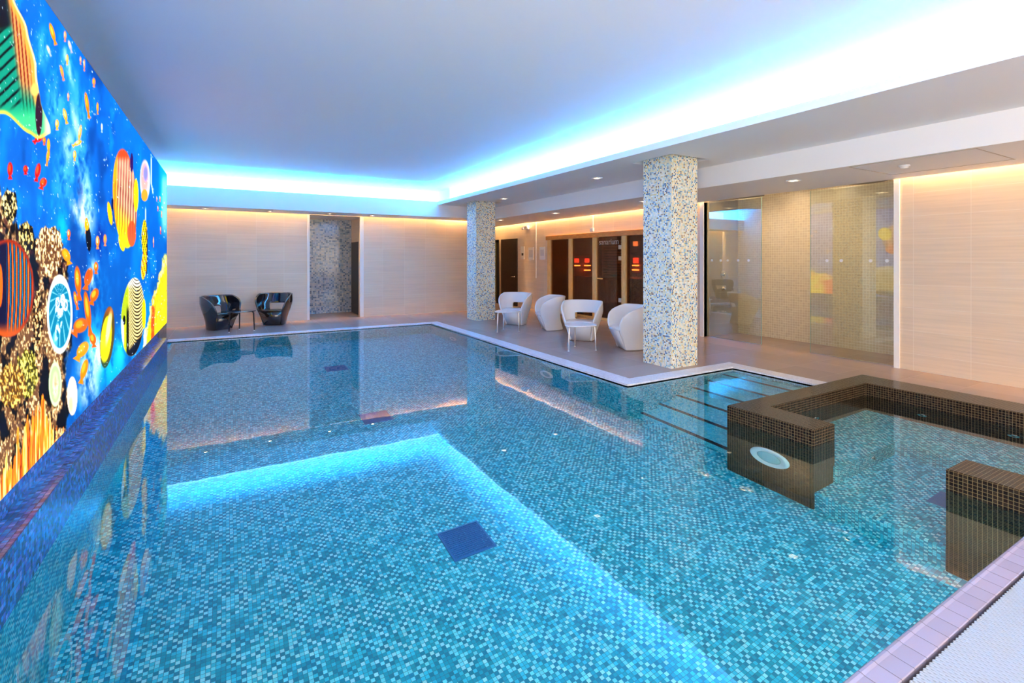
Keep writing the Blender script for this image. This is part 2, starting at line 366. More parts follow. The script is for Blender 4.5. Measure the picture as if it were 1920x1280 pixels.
# white coping
def coping(name, x0, y0, x1, y1):
    return rbox(.008, (x0, y0, -.06, x1, y1, .004))
bm = bmesh.new()
def poly_prism(bm, pts, z0, z1):
    lo = [bm.verts.new((x, y, z0)) for x, y in pts]; hi = [bm.verts.new((x, y, z1)) for x, y in pts]
    bm.faces.new(hi); bm.faces.new(lo[::-1]); n = len(pts)
    for i in range(n): bm.faces.new((lo[i], lo[(i+1) % n], hi[(i+1) % n], hi[i]))
poly_prism(bm, [(MX-.02, PY1), (PX1, PY1), (PX1, 4.72), (6.52, 4.72), (6.52, 3.24), (6.75, 3.24), (6.75, 4.95), (4.68, 4.95), (4.68, 11.92), (MX-.02, 11.92)], -.075, .004)
bmesh.ops.recalc_face_normals(bm, faces=bm.faces)
struct('trim_3', bm, M_coping, 'white mosaic coping round the far and right side of the pool')
# near coping: rounded nose tiles
bm = bmesh.new()
prof = [(.885, -.075), (.885, -.002), (.888, .001), (.966, .003), (.978, .007), (.988, .005), (.996, -.004), (1.0, -.016), (.996, -.032), (.98, -.04), (.98, -.075)]
A = [bm.verts.new((PX0-.1, y, z)) for y, z in prof]; B = [bm.verts.new((8.0, y, z)) for y, z in prof]
for i in range(len(prof)): bm.faces.new((A[i], A[(i+1) % len(prof)], B[(i+1) % len(prof)], B[i]))
bm.faces.new(A); bm.faces.new(B[::-1]); bmesh.ops.recalc_face_normals(bm, faces=bm.faces)
struct('trim_4', bm, M_lip, 'lilac grey rounded edge tiles along the near side of the pool')
# steps
SX = [6.28, 5.96, 5.63, 5.31, 4.98, 4.66]; SZ = [-.27, -.46, -.65, -.84, -1.03, -1.20]
st = bpy.data.objects.new('pool_steps', None); COL.objects.link(st); st['kind'] = 'structure'; st['label'] = 'submerged steps leading down into the pool'
M_step = grid_mat('step_mosaic', (T, T, T), (0, 0, 0), .0022, [(0, (.10, .78, .92)), (.4, (.14, .86, .97)), (.75, (.22, .92, .98))], (.03, .25, .36), rough=.2, tone=.08, bump=.2)
M_nose = plain('dark_nosing', (.012, .02, .05), .3)
for i, (x, z) in enumerate(zip(SX, SZ)):
    bm = boxes((x+.0, 3.1, PD, (SX[i-1] if i else 6.53)+.0, 4.73, z))
    s = obj('step', bm, M_step, st)
    obj('nosing', boxes((x-.003, 3.2, z-.022, x+.045, 4.722, z+.002)), M_nose, s)
# spa walls
SP = .12
bm = bmesh.new()
poly_prism(bm, [(4.40, 2.40), (4.40, 3.25), (7.07, 3.25), (7.07, .985), (6.62, .985), (6.62, 3.0), (4.74, 3.0), (4.74, 2.40)], PD, SP)
poly_prism(bm, [(4.40, .985), (4.40, 1.49), (4.74, 1.49), (4.74, .985)], PD, SP)
bmesh.ops.recalc_face_normals(bm, faces=bm.faces)
ed = [e for e in bm.edges if all(v.co.z > .1 for v in e.verts)]
bmesh.ops.bevel(bm, geom=ed, offset=.006, segments=2, affect='EDGES')
struct('spa_wall', bm, M_dark, 'dark brown mosaic walls round the spa corner')
bm = boxes((4.42, .985, PD, 6.64, 3.02, -1.04), (4.72, 2.36, -1.04, 6.64, 3.02, -.68), (5.78, .985, -1.04, 6.64, 2.36, -.68))
struct('spa_floor', bm, M_pool, 'turquoise mosaic floor and bench of the spa')
# water
m = bpy.data.materials.new('water'); m.use_nodes = True; nt = m.node_tree; nt.nodes.clear()
o = N(nt, 'ShaderNodeOutputMaterial'); g = N(nt, 'ShaderNodeBsdfGlass'); g.inputs['IOR'].default_value = 1.333; g.inputs['Roughness'].default_value = 0
g.inputs['Color'].default_value = (1, 1, 1, 1)
va = N(nt, 'ShaderNodeVolumeAbsorption'); va.inputs['Color'].default_value = (.25, .85, 1, 1); va.inputs['Density'].default_value = .06
geo = N(nt, 'ShaderNodeNewGeometry'); nz = N(nt, 'ShaderNodeTexNoise'); nz.inputs['Scale'].default_value = 1.6; nz.inputs['Detail'].default_value = 2
nt.links.new(geo.outputs['Position'], nz.inputs['Vector'])
bp = N(nt, 'ShaderNodeBump'); bp.inputs['Strength'].default_value = .25; bp.inputs['Distance'].default_value = .004
nt.links.new(nz.outputs['Fac'], bp.inputs['Height']); nt.links.new(bp.outputs[0], g.inputs['Normal'])
nt.links.new(g.outputs[0], o.inputs['Surface']); nt.links.new(va.outputs[0], o.inputs['Volume'])
bm = bmesh.new()
poly_prism(bm, [(PX0-.05, PY0-.03), (6.9, PY0-.03), (6.9, 3.12), (6.56, 3.12), (6.56, 4.76), (PX1+.05, 4.76), (PX1+.05, PY1+.05), (PX0-.05, PY1+.05)], PD-.05, ZW)
bmesh.ops.recalc_face_normals(bm, faces=bm.faces)
tag(obj('pool_water', bm, m), 'clear still blue water filling the pool and the spa corner', 'water', kind='stuff')
# mosaic ledge under the mural
struct('pool_ledge', boxes((MX-.3, WB, ZW-.012, PX0, 10.15, .27), (MX-.3, WB, .27, MX-.012, 10.15, .392)), M_ledge, 'blue mosaic ledge under the glowing reef picture')
struct('wall_mural_base', boxes((MX-.32, 10.15, PD, MX-.008, 11.47, .392)), M_dark, 'dark mosaic base past the ledge end')
# grating
bm = bmesh.new()
x = PX0-.1; k = 0
while x < 8.0:
    o_ = .004 if k % 2 else 0
    box(bm, x, .610, -.020, x+.0078, .866+o_, 0)
    if 1.1 < x < 4.8:
        for j in range(10):
            y = .612 + j*.027 + (.0135 if k % 2 else 0)
            box(bm, x+.0070, y, -.014, x+.0147, min(y+.0165, .866), -.0016)
    x += .0140; k += 1
for j in range(10): box(bm, PX0-.1, .618+j*.027, -.016, 8.0, .622+j*.027, -.008)
g = obj('overflow_grating', bm, M_plastic); g.data.materials[0] = plain('grating_plastic', (.40, .44, .50), .4); tag(g, 'white plastic slatted overflow grating beside the near pool edge', 'grating')
# ------------------------------------------------------------------ columns
for (y0, lab) in ((5.08, 'nearer square mosaic column beside the pool steps'), (11.58, 'farther square mosaic column at the far end of the deck')):
    bm = boxes((5.62, y0, 0, 6.18, y0+.56, 3.33))
    o = struct('column', bm, M_column, lab); o['category'] = 'column'
# white edge trims
struct('trim_5', boxes((1.845, WF-.012, 0, 1.905, WF+.05, ZL)), M_trim, 'white edge strip left of the far opening')
struct('trim_6', boxes((3.205, WF-.012, 0, 3.30, WF+.05, ZL)), M_trim, 'white edge strip right of the far opening')
struct('trim_7', boxes((WR-.02, SY0-.07, 0, WR+.1, SY0, ZL)), M_trim, 'white post at the near side of the shower')
struct('trim_8', boxes((WR-.02, SY1, 0, WR+.1, SY1+.09, ZL)), M_trim, 'white post at the far side of the shower')
struct('trim_9', boxes((WR-.012, 13.235, 1.0, WR+.01, 13.275, ZL)), M_trim, 'white conduit on the sauna wall')
struct('trim_10', boxes((WR-.012, 10.41, 2.40, WR+.01, 10.45, ZL)), M_trim, 'short white conduit above the sauna')
# ------------------------------------------------------------------ mural
F_ = 927.4; CY_ = 485.6; TH = math.radians(30.035)
def px_of(Y, Z):
    w = MX*math.sin(TH)+Y*math.cos(TH); r = MX*math.cos(TH)-Y*math.sin(TH)
    return 960+F_*r/w, CY_-F_*(Z-1.6)/w
def smooth_noise(u, v, sc, seed):
    x = u/sc+seed*17.3; y = v/sc+seed*9.1
    xi = np.floor(x).astype(int); yi = np.floor(y).astype(int); fx = x-xi; fy = y-yi
    fx = fx*fx*(3-2*fx); fy = fy*fy*(3-2*fy)
    def h(a, b):
        n = (a*374761393+b*668265263+seed*982451653) & 0x7fffffff
        n = ((n ^ (n >> 13))*1274126177) & 0x7fffffff
        return ((n ^ (n >> 16)) & 0xffff)/65535.
    return (h(xi, yi)*(1-fx)+h(xi+1, yi)*fx)*(1-fy)+(h(xi, yi+1)*(1-fx)+h(xi+1, yi+1)*fx)*fy
def fbm(u, v, sc, seed, o=4):
    s = 0; a = .5; t = 0
    for k in range(o): s = s+a*smooth_noise(u, v, sc/2**k, seed+k); t += a; a *= .55
    return s/t
def sst(a, b, x):
    t = np.clip((x-a)/(b-a), 0, 1); return t*t*(3-2*t)
def paint(Y, Z):
    """the printed reef picture, laid out over the wall's own length and height"""
    u, v = px_of(Y, Z)
    # coordinates on the picture: s along the print (even columns), v/h height
    hgt = F_/(MX*math.sin(TH)+Y*math.cos(TH))      # print scale at this column
    C = np.zeros(u.shape+(3,))
    def mix(mask, col):
        m = np.clip(mask, 0, 1)[..., None]; C[:] = C*(1-m)+np.array(col)*m if not isinstance(col, np.ndarray) or col.ndim == 1 else C*(1-m)+col*m
    zz = (Z-.39)/2.82
    ue, ve = u*3.0, v          # stretched noise space, so spots print as tall as wide pixels ask
    n1 = fbm(ue, ve, 130, 3); n2 = fbm(ue, ve, 40, 11); n3 = fbm(ue, ve, 14, 23)
    t = sst(0, 1, zz)
    C[:] = np.array((0.0, .26, .56))*(1-t[..., None])+np.array((0.0, .34, .74))*t[..., None]
    mix(sst(.45, .75, n1), (.0, .42, .82)); mix(sst(.55, .8, n2)*.5, (.05, .52, .90))
    mix(sst(.58, .75, 1-n1)*.8, (.0, .20, .50))
    # light shafts / pale clouds
    def blob(cu, cv, ru, rv, ang=0):
        a = math.radians(ang); du = (u-cu); dv = (v-cv)
        x = du*math.cos(a)+dv*math.sin(a); y = -du*math.sin(a)+dv*math.cos(a)
        return np.sqrt((x/ru)**2+(y/rv)**2)
    def soft(cu, cv, ru, rv, col, k=1, ang=0, thr=.45):
        d = blob(cu, cv, ru, rv, ang); mix(sst(1, 0, d)*sst(thr-.15, thr+.2, n2*.6+n3*.4)*k, col)
    for a in ((128, 120, 22, 90, -12), (150, 200, 25, 70, -10), (105, 200, 30, 90, 0), (80, 90, 25, 60, 0), (150, 300, 30, 120, -8), (120, 330, 35, 90, 0)):
        soft(*a[:4], (.22, .62, .97), 1, a[4], .42)
    for a in ((127, 120, 7, 60, -14), (142, 230, 10, 60, -12), (128, 270, 18, 50, 0), (160, 345, 16, 55, -10)):
        soft(*a[:4], (.62, .82, .98), .9, a[4], .40)
    soft(158, 405, 32, 62, (.75, .90, 1.0), 1.0, -6, .44); soft(150, 385, 24, 40, (.95, .98, 1), 1, 0, .52)
    soft(118, 425, 20, 50, (.0, .65, .80), .9, 0, .40)
    soft(190, 580, 26, 120, (.05, .50, .85), .8, 0, .45); soft(205, 690, 40, 70, (.05, .62, .85), 1, 0, .30); soft(175, 640, 26, 80, (.1, .62, .85), 1, 0, .32)
    soft(165, 710, 32, 90, (.85, .96, 1), 1, 0, .46); soft(176, 520, 16, 60, (.75, .92, 1), 1, 0, .50); soft(185, 660, 20, 50, (.9, .98, 1), 1, 0, .48)
    soft(225, 660, 20, 70, (.10, .70, .88), 1, 0, .35)
    soft(148, 360, 12, 60, (.0, .04, .30), .9, 0, .5); soft(190, 450, 18, 70, (.0, .08, .45), .9, 0, .45)
    # glare at the far end, painted into the print as a fading white strip
    d = np.abs(u-308.5-(v > 430)*0)/(5.5); mix(sst(1.5, .3, d)*sst(455, 390, v)*sst(318, 345, v), (.95, 1.0, .78))
    mix(sst(2.4, 1.2, d)*sst(470, 380, v)*.6, (.0, .65, .75))
    # reef rock on the left
    ridge = 352+ (u < 12)*0 + 70*sst(8, 32, u)+20*sst(32, 60, u) + (n2-.5)*60
    ridge = ridge + 15*np.sin(u*.35)
    edge = 168 - 26*sst(520, 470, v)*0
    rock = sst(-6, 6, v-ridge)*sst(6, -6, u-(60+sst(430, 500, v)*68-sst(760, 900, v)*10+(n2-.5)*40))
    n4 = fbm(ue, ve, 6, 41, 2); n5 = fbm(ue, ve, 26, 57, 3)
    rockc = np.zeros_like(C); rockc[:] = (.018, .010, .014)
    def rmix(mask, col):
        mm = np.clip(mask, 0, 1)[..., None]; rockc[:] = rockc*(1-mm)+np.array(col)*mm
    rmix(sst(.40, .56, n5), (.36, .23, .14)); rmix(sst(.46, .60, n4)*sst(.42, .54, n5), (.64, .48, .30)); rmix(sst(.62, .74, n4)*sst(.48, .58, n5), (.98, .86, .62))
    rmix(sst(.60, .72, n3)*sst(640, 560, v)*.6, (.25, .10, .12))
    mix(rock, rockc)
    # tan bush corals
    def bush(cu, cv, ru, rv, c0, c1, c2):
        d = blob(cu, cv, ru, rv)+(n3-.5)*.5; k = sst(1.02, .95, d)
        mix(k, c0); mix(k*sst(.44, .56, n4), c1); mix(k*sst(.56, .66, n4), c2)
    bush(92, 470, 26, 48, (.34, .20, .12), (.70, .54, .32), (.98, .88, .66))
    bush(18, 385, 15, 30, (.03, .02, .02), (.45, .36, .15), (.95, .88, .60))
    bush(48, 445, 15, 30, (.03, .02, .02), (.50, .38, .14), (.95, .85, .50))
    bush(50, 700, 20, 46, (.20, .18, .03), (.62, .56, .18), (.84, .80, .40))
    bush(22, 722, 24, 44, (.30, .18, .05), (.68, .48, .14), (.88, .74, .38))
    bush(70, 600, 9, 60, (.08, .04, .02), (.50, .32, .14), (.90, .75, .50))
    # orange finger coral bottom left
    top = 905-2.02*np.clip(u, 0, 75)+sst(75, 112, u)*75 + (fbm(ue*2.2, ve*.15, 18, 71, 2)-.5)*110
    k = sst(-3, 3, v-top)
    mix(k, (.92, .38, .06)); f = fbm(ue*2.4, ve*.22, 16, 83, 3)
    mix(k*sst(.42, .52, f), (1, .58, .14)); mix(k*sst(.56, .66, f), (1.0, .84, .50)); mix(k*sst(.66, .74, 1-f), (.50, .14, .03)); mix(k*sst(85, 108, u)*.7*sst(.4, .6, n4), (1, .92, .6))
    # yellow and orange sponge at the far end
    lim = 308-26*sst(480, 585, v)-12*sst(580, 640, v)+(n3-.5)*12
    k = sst(-2, 2, u-lim)*sst(472, 484, v+(n3-.5)*14)
    mix(k, (1, .86, .02)); mix(k*sst(3.5, .5, np.abs(u-lim-2)), (1, .88, .55))
    mix(k*sst(5, 2, np.abs(u-(286+sst(620, 540, v)*2)))*sst(540, 560, v)*sst(.3, .5, n2), (.98, .24, .0)); mix(k*sst(.62, .72, n4)*.7, (.98, .50, .0)); mix(k*sst(5, 1, np.abs(u-272))*sst(600, 620, v), (1, .95, .75))
    def oval(cu, cv, ru, rv, ang=0, sh=.08): return sst(1+sh, 1-sh, blob(cu, cv, ru, rv, ang))
    def fish(cu, cv, ru, rv, ang, c1, c2):
        a = math.radians(ang); k = oval(cu, cv, ru, rv, ang, .15)
        du = u-cu; dv = v-cv; y = -du*math.sin(a)+dv*math.cos(a); x = du*math.cos(a)+dv*math.sin(a)
        tail = sst(1.1, .9, np.abs(x)/(ru*.25+np.clip(y-rv*.8, 0, 99)*.45*ru/rv*2))*sst(rv*.75, rv*.9, y)*sst(rv*1.55, rv*1.4, y)
        mix(np.maximum(k, tail), c1); mix(oval(cu-ru*.2, cv-rv*.15, ru*.5, rv*.55, ang, .3), c2)
    O1, O2 = (.95, .32, .02), (1, .62, .12); R1, R2 = (.85, .06, .04), (1, .28, .10); P1, P2 = (.85, .45, .30), (1, .75, .55)
    for a in ((98, 60, 4, 17, -15, (1, .48, .03), (1, .7, .2)), (122, 66, 2.5, 8, 0, P1, P2), (131, 85, 3, 10, -15, (.6, .6, .95), P2), (91, 93, 3, 9, -20, (.55, .65, .95), P2),
              (126, 110, 2.5, 8, 0, O2, P2), (116, 134, 3, 12, -12, P1, O2), (151, 112, 1.8, 6, 0, P1, P2), (158, 120, 1.8, 9, 0, P1, P2), (176, 153, 3, 7, 0, P1, O2),
              (128, 180, 2, 6, 0, P1, P2), (163, 193, 3.5, 20, -8, (.95, .42, .05), O2), (183, 201, 2, 9, 0, (.9, .5, .1), O2), (122, 215, 3.5, 12, -12, (1, .6, .1), (1, .85, .5)),
              (107, 232, 3.5, 8, 0, O2, P2), (150, 248, 3, 14, 8, (1, .6, .2), P2), (146, 268, 4, 8, 60, (1, .62, .1), P2), (140, 290, 3, 8, 0, O2, P2), (191, 238, 1.5, 7, 0, (.7, .8, 1), P2),
              (73, 259, 6, 9, 50, R1, (1, .3, .05)), (83, 263, 3, 6, 0, O1, O2), (91, 272, 3, 12, 0, (.95, .6, .03), O2), (90, 292, 3, 13, 8, (.95, .5, .05), O2),
              (19, 317, 5, 13, 0, R1, R2), (48, 317, 4.5, 7, 0, R1, R2), (71, 320, 5, 14, 10, R1, R2), (81, 342, 6.5, 9, 20, (.9, .15, .05), O1), (162, 420, 3.5, 12, 0, (.95, .5, .03), (1, .8, .1)),
              (183, 452, 3.5, 10, 0, (.95, .45, .1), P2), (197, 448, 3, 9, 0, P1, O2), (129, 438, 3, 8, 0, O1, P2), (124, 478, 7, 13, -20, (.98, .5, .02), O2),
              (146, 525, 6, 26, -4, O1, O2), (166, 519, 7, 17, 14, O1, (1, .25, .05)), (180, 500, 4, 9, 0, O1, O2), (177, 553, 7, 13, 20, O1, O2), (164, 580, 5.5, 34, -7, O1, O2), (142, 560, 3.5, 14, -10, O1, O2),
              (151, 610, 12, 15, 40, O1, (1, .55, .05)), (174, 635, 6, 11, -10, O1, O2), (155, 655, 9, 16, 30, (.98, .5, .02), O2), (158, 692, 6, 19, 14, (.98, .45, .02), O2), (300, 372, 1.2, 4, 0, R2, P2), (303, 400, 1, 5, 0, P1, P2), (296, 390, 1, 4, 0, R2, P2), (301, 430, 1.1, 6, 0, R1, P2), (288, 452, 1, 8, 0, P1, P2), (294, 372, 1, 4, 0, P1, P2)):
        fish(*a)
    # small dark fish
    mix(oval(166, 447, 5, 24, -4), (.02, .02, .06)); mix(oval(163, 423, 4, 9, 0), (1, .62, .02))
    # large green and orange striped fish, upper left
    xr = 25+26*sst(-10, 60, v)+17*sst(50, 130, v)+9*sst(130, 210, v)+17*sst(190, 245, v)
    bot = 213+38*sst(5, 60, u)+8*sst(55, 70, u)-10*sst(75, 96, u)
    k = sst(1.5, -1.5, u-xr)*sst(1.5, -1.5, v-bot)
    mix(k, (.02, .52, .40))
    up = sst(10, -10, (v-60)-u*2.1+0*u)*0+k
    dg = sst(-8, 8, u-(22+ (v-60)*.13))
    st1 = .5+.5*np.sin((u-v*.085)*.98)
    top_c = k*dg*sst(185, 120, v-u*.4)
    mix(top_c, (.90, .50, .26)); mix(top_c*sst(.55, .75, st1), (.45, .12, .06))
    mix(k*dg*sst(120, 185, v-u*.4)*sst(.5, .8, st1)*sst(225, 190, v), (.02, .22, .16))
    mix(k*sst(10, 2, np.abs(u-xr+5))*.9, (1, .60, .22)); mix(k*sst(4, 0, np.abs(u-xr+1)), (1, .90, .65))
    st2 = .5+.5*np.sin((v+u*.95-8)*.268)
    lowk = k*(1-dg)*sst(50, 62, v+u*.35)
    mix(lowk, (.02, .50, .40)); mix(lowk*sst(.72, .85, st2)*sst(212, 190, v), (.01, .03, .05))
    mix(k*(1-dg)*sst(62, 50, v+u*.35), (.06, .03, .04))
    mix(k*sst(190, 235, v+u*.1), (.22, .72, .45)); mix(k*sst(-10, -2, v-bot), (.90, .80, .25))
    mix(k*oval(65, 168, 7, 12, 0, .3), (1, .72, .34)); mix(k*sst(78, 92, u)*sst(205, 225, v), (1, .95, .70))
    mix(k*oval(73, 214, 6.5, 40, 0), (.16, .03, .10))
    # mid fish with pink stripes
    b = blob(234, 372, 22, 92, -3); k = sst(1.04, .98, b)
    st = .5+.5*np.sin((u-234+(v-380)*.03)*1.25)
    body = np.zeros_like(C); body[:] = (.90, .62, .48); q = sst(.4, .7, st)[..., None]; body[:] = body*(1-q)+np.array((.62, .34, .30))*q
    q = (sst(380, 440, v-(u-234)*1.2))[..., None]; body[:] = body*(1-q)+np.array((1, .82, .02))*q
    q = (sst(305, 290, v))[..., None]; body[:] = body*(1-q)+np.array((.98, .24, .10))*q
    q = sst(224, 214, u)[..., None]; body[:] = body*(1-q)+np.array((1, .60, .04))*q
    mix(k, body); mix(oval(247, 438, 8, 24, 0), (.92, .30, .12)); mix(oval(228, 455, 5, 16, -12), (1, .80, .02)); mix(oval(206, 400, 4, 22, -8), (1, .68, .05)); mix(oval(211, 383, 2.2, 12), (.04, .06, .25))
    mix(sst(.55, .75, st)*k*sst(455, 430, v)*sst(330, 350, v)*.5, (.35, .14, .10))
    mix(oval(247, 305, 3, 18, 0), (.15, .05, .30))
    mix(oval(255, 366, 4.5, 31), (.98, .85, .02))
    # pale oval fish with a streaming fin
    mix(oval(272, 338, 9.5, 38), (.80, .80, .95)); mix(oval(271, 333, 7, 30, 0, .3)*.8, (.85, .52, .45)); mix(oval(273, 325, 4, 14, 0, .4), (.45, .45, .90)); mix(oval(271, 366, 6, 11), (1, .55, .15))
    mix(sst(1.3, .5, np.abs(u-(283.5+sst(340, 362, v)*3)))*sst(288, 300, v)*sst(366, 360, v), (.75, .92, 1)); mix(sst(1, .4, np.abs(u-273))*sst(385, 395, v)*sst(420, 410, v), (.7, .9, 1))
    # yellow and black bannered fish
    k = oval(271, 446, 5.5, 34); mix(k, (1, .80, .02)); mix(k*sst(.3, .6, np.sin((v+u*5)*.33)), (.10, .03, .02)); k = oval(270, 496, 5, 28, 4); mix(k, (1, .84, .02)); mix(k*sst(.4, .7, np.sin((v-u*4)*.30)), (.60, .14, .02)); mix(sst(1.1, .4, np.abs(u-(276-abs(v-470)*.03)))*sst(425, 435, v)*sst(520, 510, v), (.12, .04, .02))
    # striped emperor at the lower left
    b = blob(14, 540, 50, 92, 0); k = sst(1.02, .97, b)*sst(442, 452, v+u*.0)
    mix(k, (.04, .03, .16)); stx = .5+.5*np.sin((u-14)*.86-np.cos((v-545)/110)*7+(v-545)*.012)
    mix(k*sst(.66, .84, stx)*sst(8, 18, u), (.98, .36, .08)); mix(k*sst(.90, .98, 1-stx)*sst(8, 18, u), (.05, .50, .66)); mix(k*sst(.88, .97, b), (.55, .14, .03)); mix(k*sst(600, 628, v), (.72, .28, .06)); mix(oval(0, 535, 5, 40), (1, .35, .02))
    # jellyfish
    b = blob(112, 589, 23.5, 73, 0); mix(sst(1.05, .98, b), (.92, .95, .92)); mix(sst(.90, .84, b+.10*sst(545, 525, v)), (.0, .42, .56)); mix(sst(.86, .8, b)*sst(530, 518, v)*.9, (.95, .86, .80))
    fil = np.abs(np.sin(np.arctan2((v-555)/3.1, u-112)*9)); mix(sst(.86, .8, b)*sst(.90, 1, fil)*.5*sst(.25, .5, b), (.75, .95, 1)); mix(oval(113, 575, 9, 22, 8)*sst(.35, .55, n4), (.85, .92, 1)); mix(oval(110, 612, 5, 28, 12)*sst(.38, .55, n3), (.75, .92, 1)); mix(oval(103, 640, 5, 18)*.5, (.5, .85, .95))
    for cu, cv in ((108, 568), (118, 562), (123, 572)):
        b = blob(cu, cv, 3.6, 10); mix(sst(.35, .15, np.abs(b-.85)), (.95, .9, 1))
    b = blob(103.5, 720, 12, 42); mix(sst(1.05, .97, b), (.62, .72, .50)); mix(sst(.12, .04, np.abs(b-.9))*.6, (.85, .92, .75)); mix(oval(104, 722, 5, 22, 0, .4)*sst(.35, .5, n4), (.92, .90, .70)); mix(oval(104, 715, 2.5, 12, 0, .4)*.6, (.75, .48, .35))
    b = blob(135.5, 742, 9.5, 36); mix(sst(1.05, .97, b), (.92, .80, .70)); mix(sst(.8, .3, b)*.8, (.98, .90, .82)); mix(oval(133, 757, 3.5, 14, 0, .4)*.7, (1, .78, .45))
    # yellow fish with olive rim
    b = blob(201, 632, 13, 58, 5); k = sst(1.03, .96, b); mix(k, (.28, .22, .05)); mix(sst(.86, .78, blob(199, 636, 12, 54, 5)), (.95, .85, .02)); mix(k*oval(204, 612, 4, 34, 8, .3), (1, .95, .55)); mix(k*sst(665, 690, v)*.8, (.10, .28, .25)); mix(k*sst(600, 578, v)*.8, (.60, .28, .10))
    # striped fish with a black mask, lower right
    b = blob(249, 594, 21.5, 73, 3); k = sst(1.03, .98, b); mix(k, (.95, .82, .50)); st = .5+.5*np.sin((v+ (u-249)**2*.10-u*1.6)*.95)
    mix(k*sst(.45, .7, st)*sst(241, 244, u), (.10, .08, .05)); mix(k*sst(243, 239, u), (.60, .68, .06)); mix(k*sst(3.2, 1.2, np.abs(u-(239.5+sst(640, 560, v)*0)))*sst(568, 590, v), (.04, .02, .02)); mix(k*sst(640, 652, v+(u-250)*1.2), (.05, .02, .02))
    mix(k*sst(545, 530, v)*.9*sst(.9, .7, st), (.98, .94, .85)); mix(k*oval(228, 630, 5, 32), (.75, .88, .95)); mix(k*oval(233.5, 632, 1.6, 40), (.98, .85, .05)); mix(k*oval(233, 600, 2.6, 9), (.02, .02, .03)); mix(oval(270, 588, 3.5, 28), (.98, .84, .02))
    # bubbles and flecks
    mix(sst(.80, .86, fbm(ue*1.3, ve, 5, 91, 2))*sst(185, 150, np.abs(u-155)*1.0)*sst(760, 700, v)*(1-rock)*.8*sst(.45, .55, n2), (.85, .95, 1))
    return np.clip(C, 0, 1)**2.1
def build_mural():
    Yn = 1.4; Ye = 11.45
    us = np.linspace(-6, 313.3, 330)
    # columns even in the print's visible scale, coarser on the stretch beside and behind the camera
    r = (us-960)/F_; Ys = MX*(math.cos(TH)-r*math.sin(TH))/(math.sin(TH)+r*math.cos(TH))
    Ys = Ys[Ys < Ye]; Ys = np.append(Ys, Ye); y0 = Ys[0]
    near = np.linspace(Yn, y0, 90)[:-1]
    Yall = np.concatenate([near, Ys]); nz = 560
    Zs = np.linspace(.395, 3.21, nz)
    Yg, Zg = np.meshgrid(Yall, Zs, indexing='ij')
    d = 2*(Ye-y0); Yp = np.where(Yg < y0, y0+np.abs(y0-Yg), Yg)
    Cc = paint(Yp, Zg)
    ny = len(Yall)
    co = np.stack([np.full_like(Yg, MX), Yg, Zg], -1).reshape(-1, 3).astype(np.float32)
    me = bpy.data.meshes.new('print'); me.vertices.add(ny*nz); me.vertices.foreach_set('co', co.ravel())
    i, j = np.meshgrid(np.arange(ny-1), np.arange(nz-1), indexing='ij'); a = (i*nz+j).ravel()
    q = np.stack([a, a+nz, a+nz+1, a+1], -1)       # normal +x
    q = q[:, ::-1]
    nf = len(q); me.loops.add(nf*4); me.loops.foreach_set('vertex_index', q.ravel().astype(np.int32))
    me.polygons.add(nf); me.polygons.foreach_set('loop_start', np.arange(0, nf*4, 4, dtype=np.int32)); me.polygons.foreach_set('loop_total', np.full(nf, 4, np.int32))
    ca = me.color_attributes.new('print', 'FLOAT_COLOR', 'POINT')
    ca.data.foreach_set('color', np.concatenate([Cc.reshape(-1, 3), np.ones((ny*nz, 1))], 1).astype(np.float32).ravel())
    me.update(); me.validate()
    m = bpy.data.materials.new('backlit_print'); m.use_nodes = True; nt = m.node_tree; b = nt.nodes['Principled BSDF']
    at = N(nt, 'ShaderNodeAttribute', attribute_name='print'); nt.links.new(at.outputs['Color'], b.inputs['Emission Color'])
    setin(b, Emission_Strength=L_MURAL, Base_Color=(.02, .02, .02), Roughness=.9, Specular_IOR_Level=.0)
    m.cycles.emission_sampling = 'NONE'
    me.materials.append(m)
    root = thing('reef_lightbox', 'large backlit coral reef picture with tropical fish covering the left wall', 'light box', (MX, 4, .4))
    fr = obj('frame', boxes((WL+.01, Yn-.03, .393, MX-.004, 11.465, 3.22)), plain('lightbox_frame', (.02, .05, .16), .4), root)
    fr.location = -Vector((MX, 4, .4))
    p = bpy.data.objects.new('print', me); COL.objects.link(p); p.parent = root; p.location = -Vector((MX, 4, .4))
    p['label'] = 'glowing printed fabric of the picture'
build_mural()
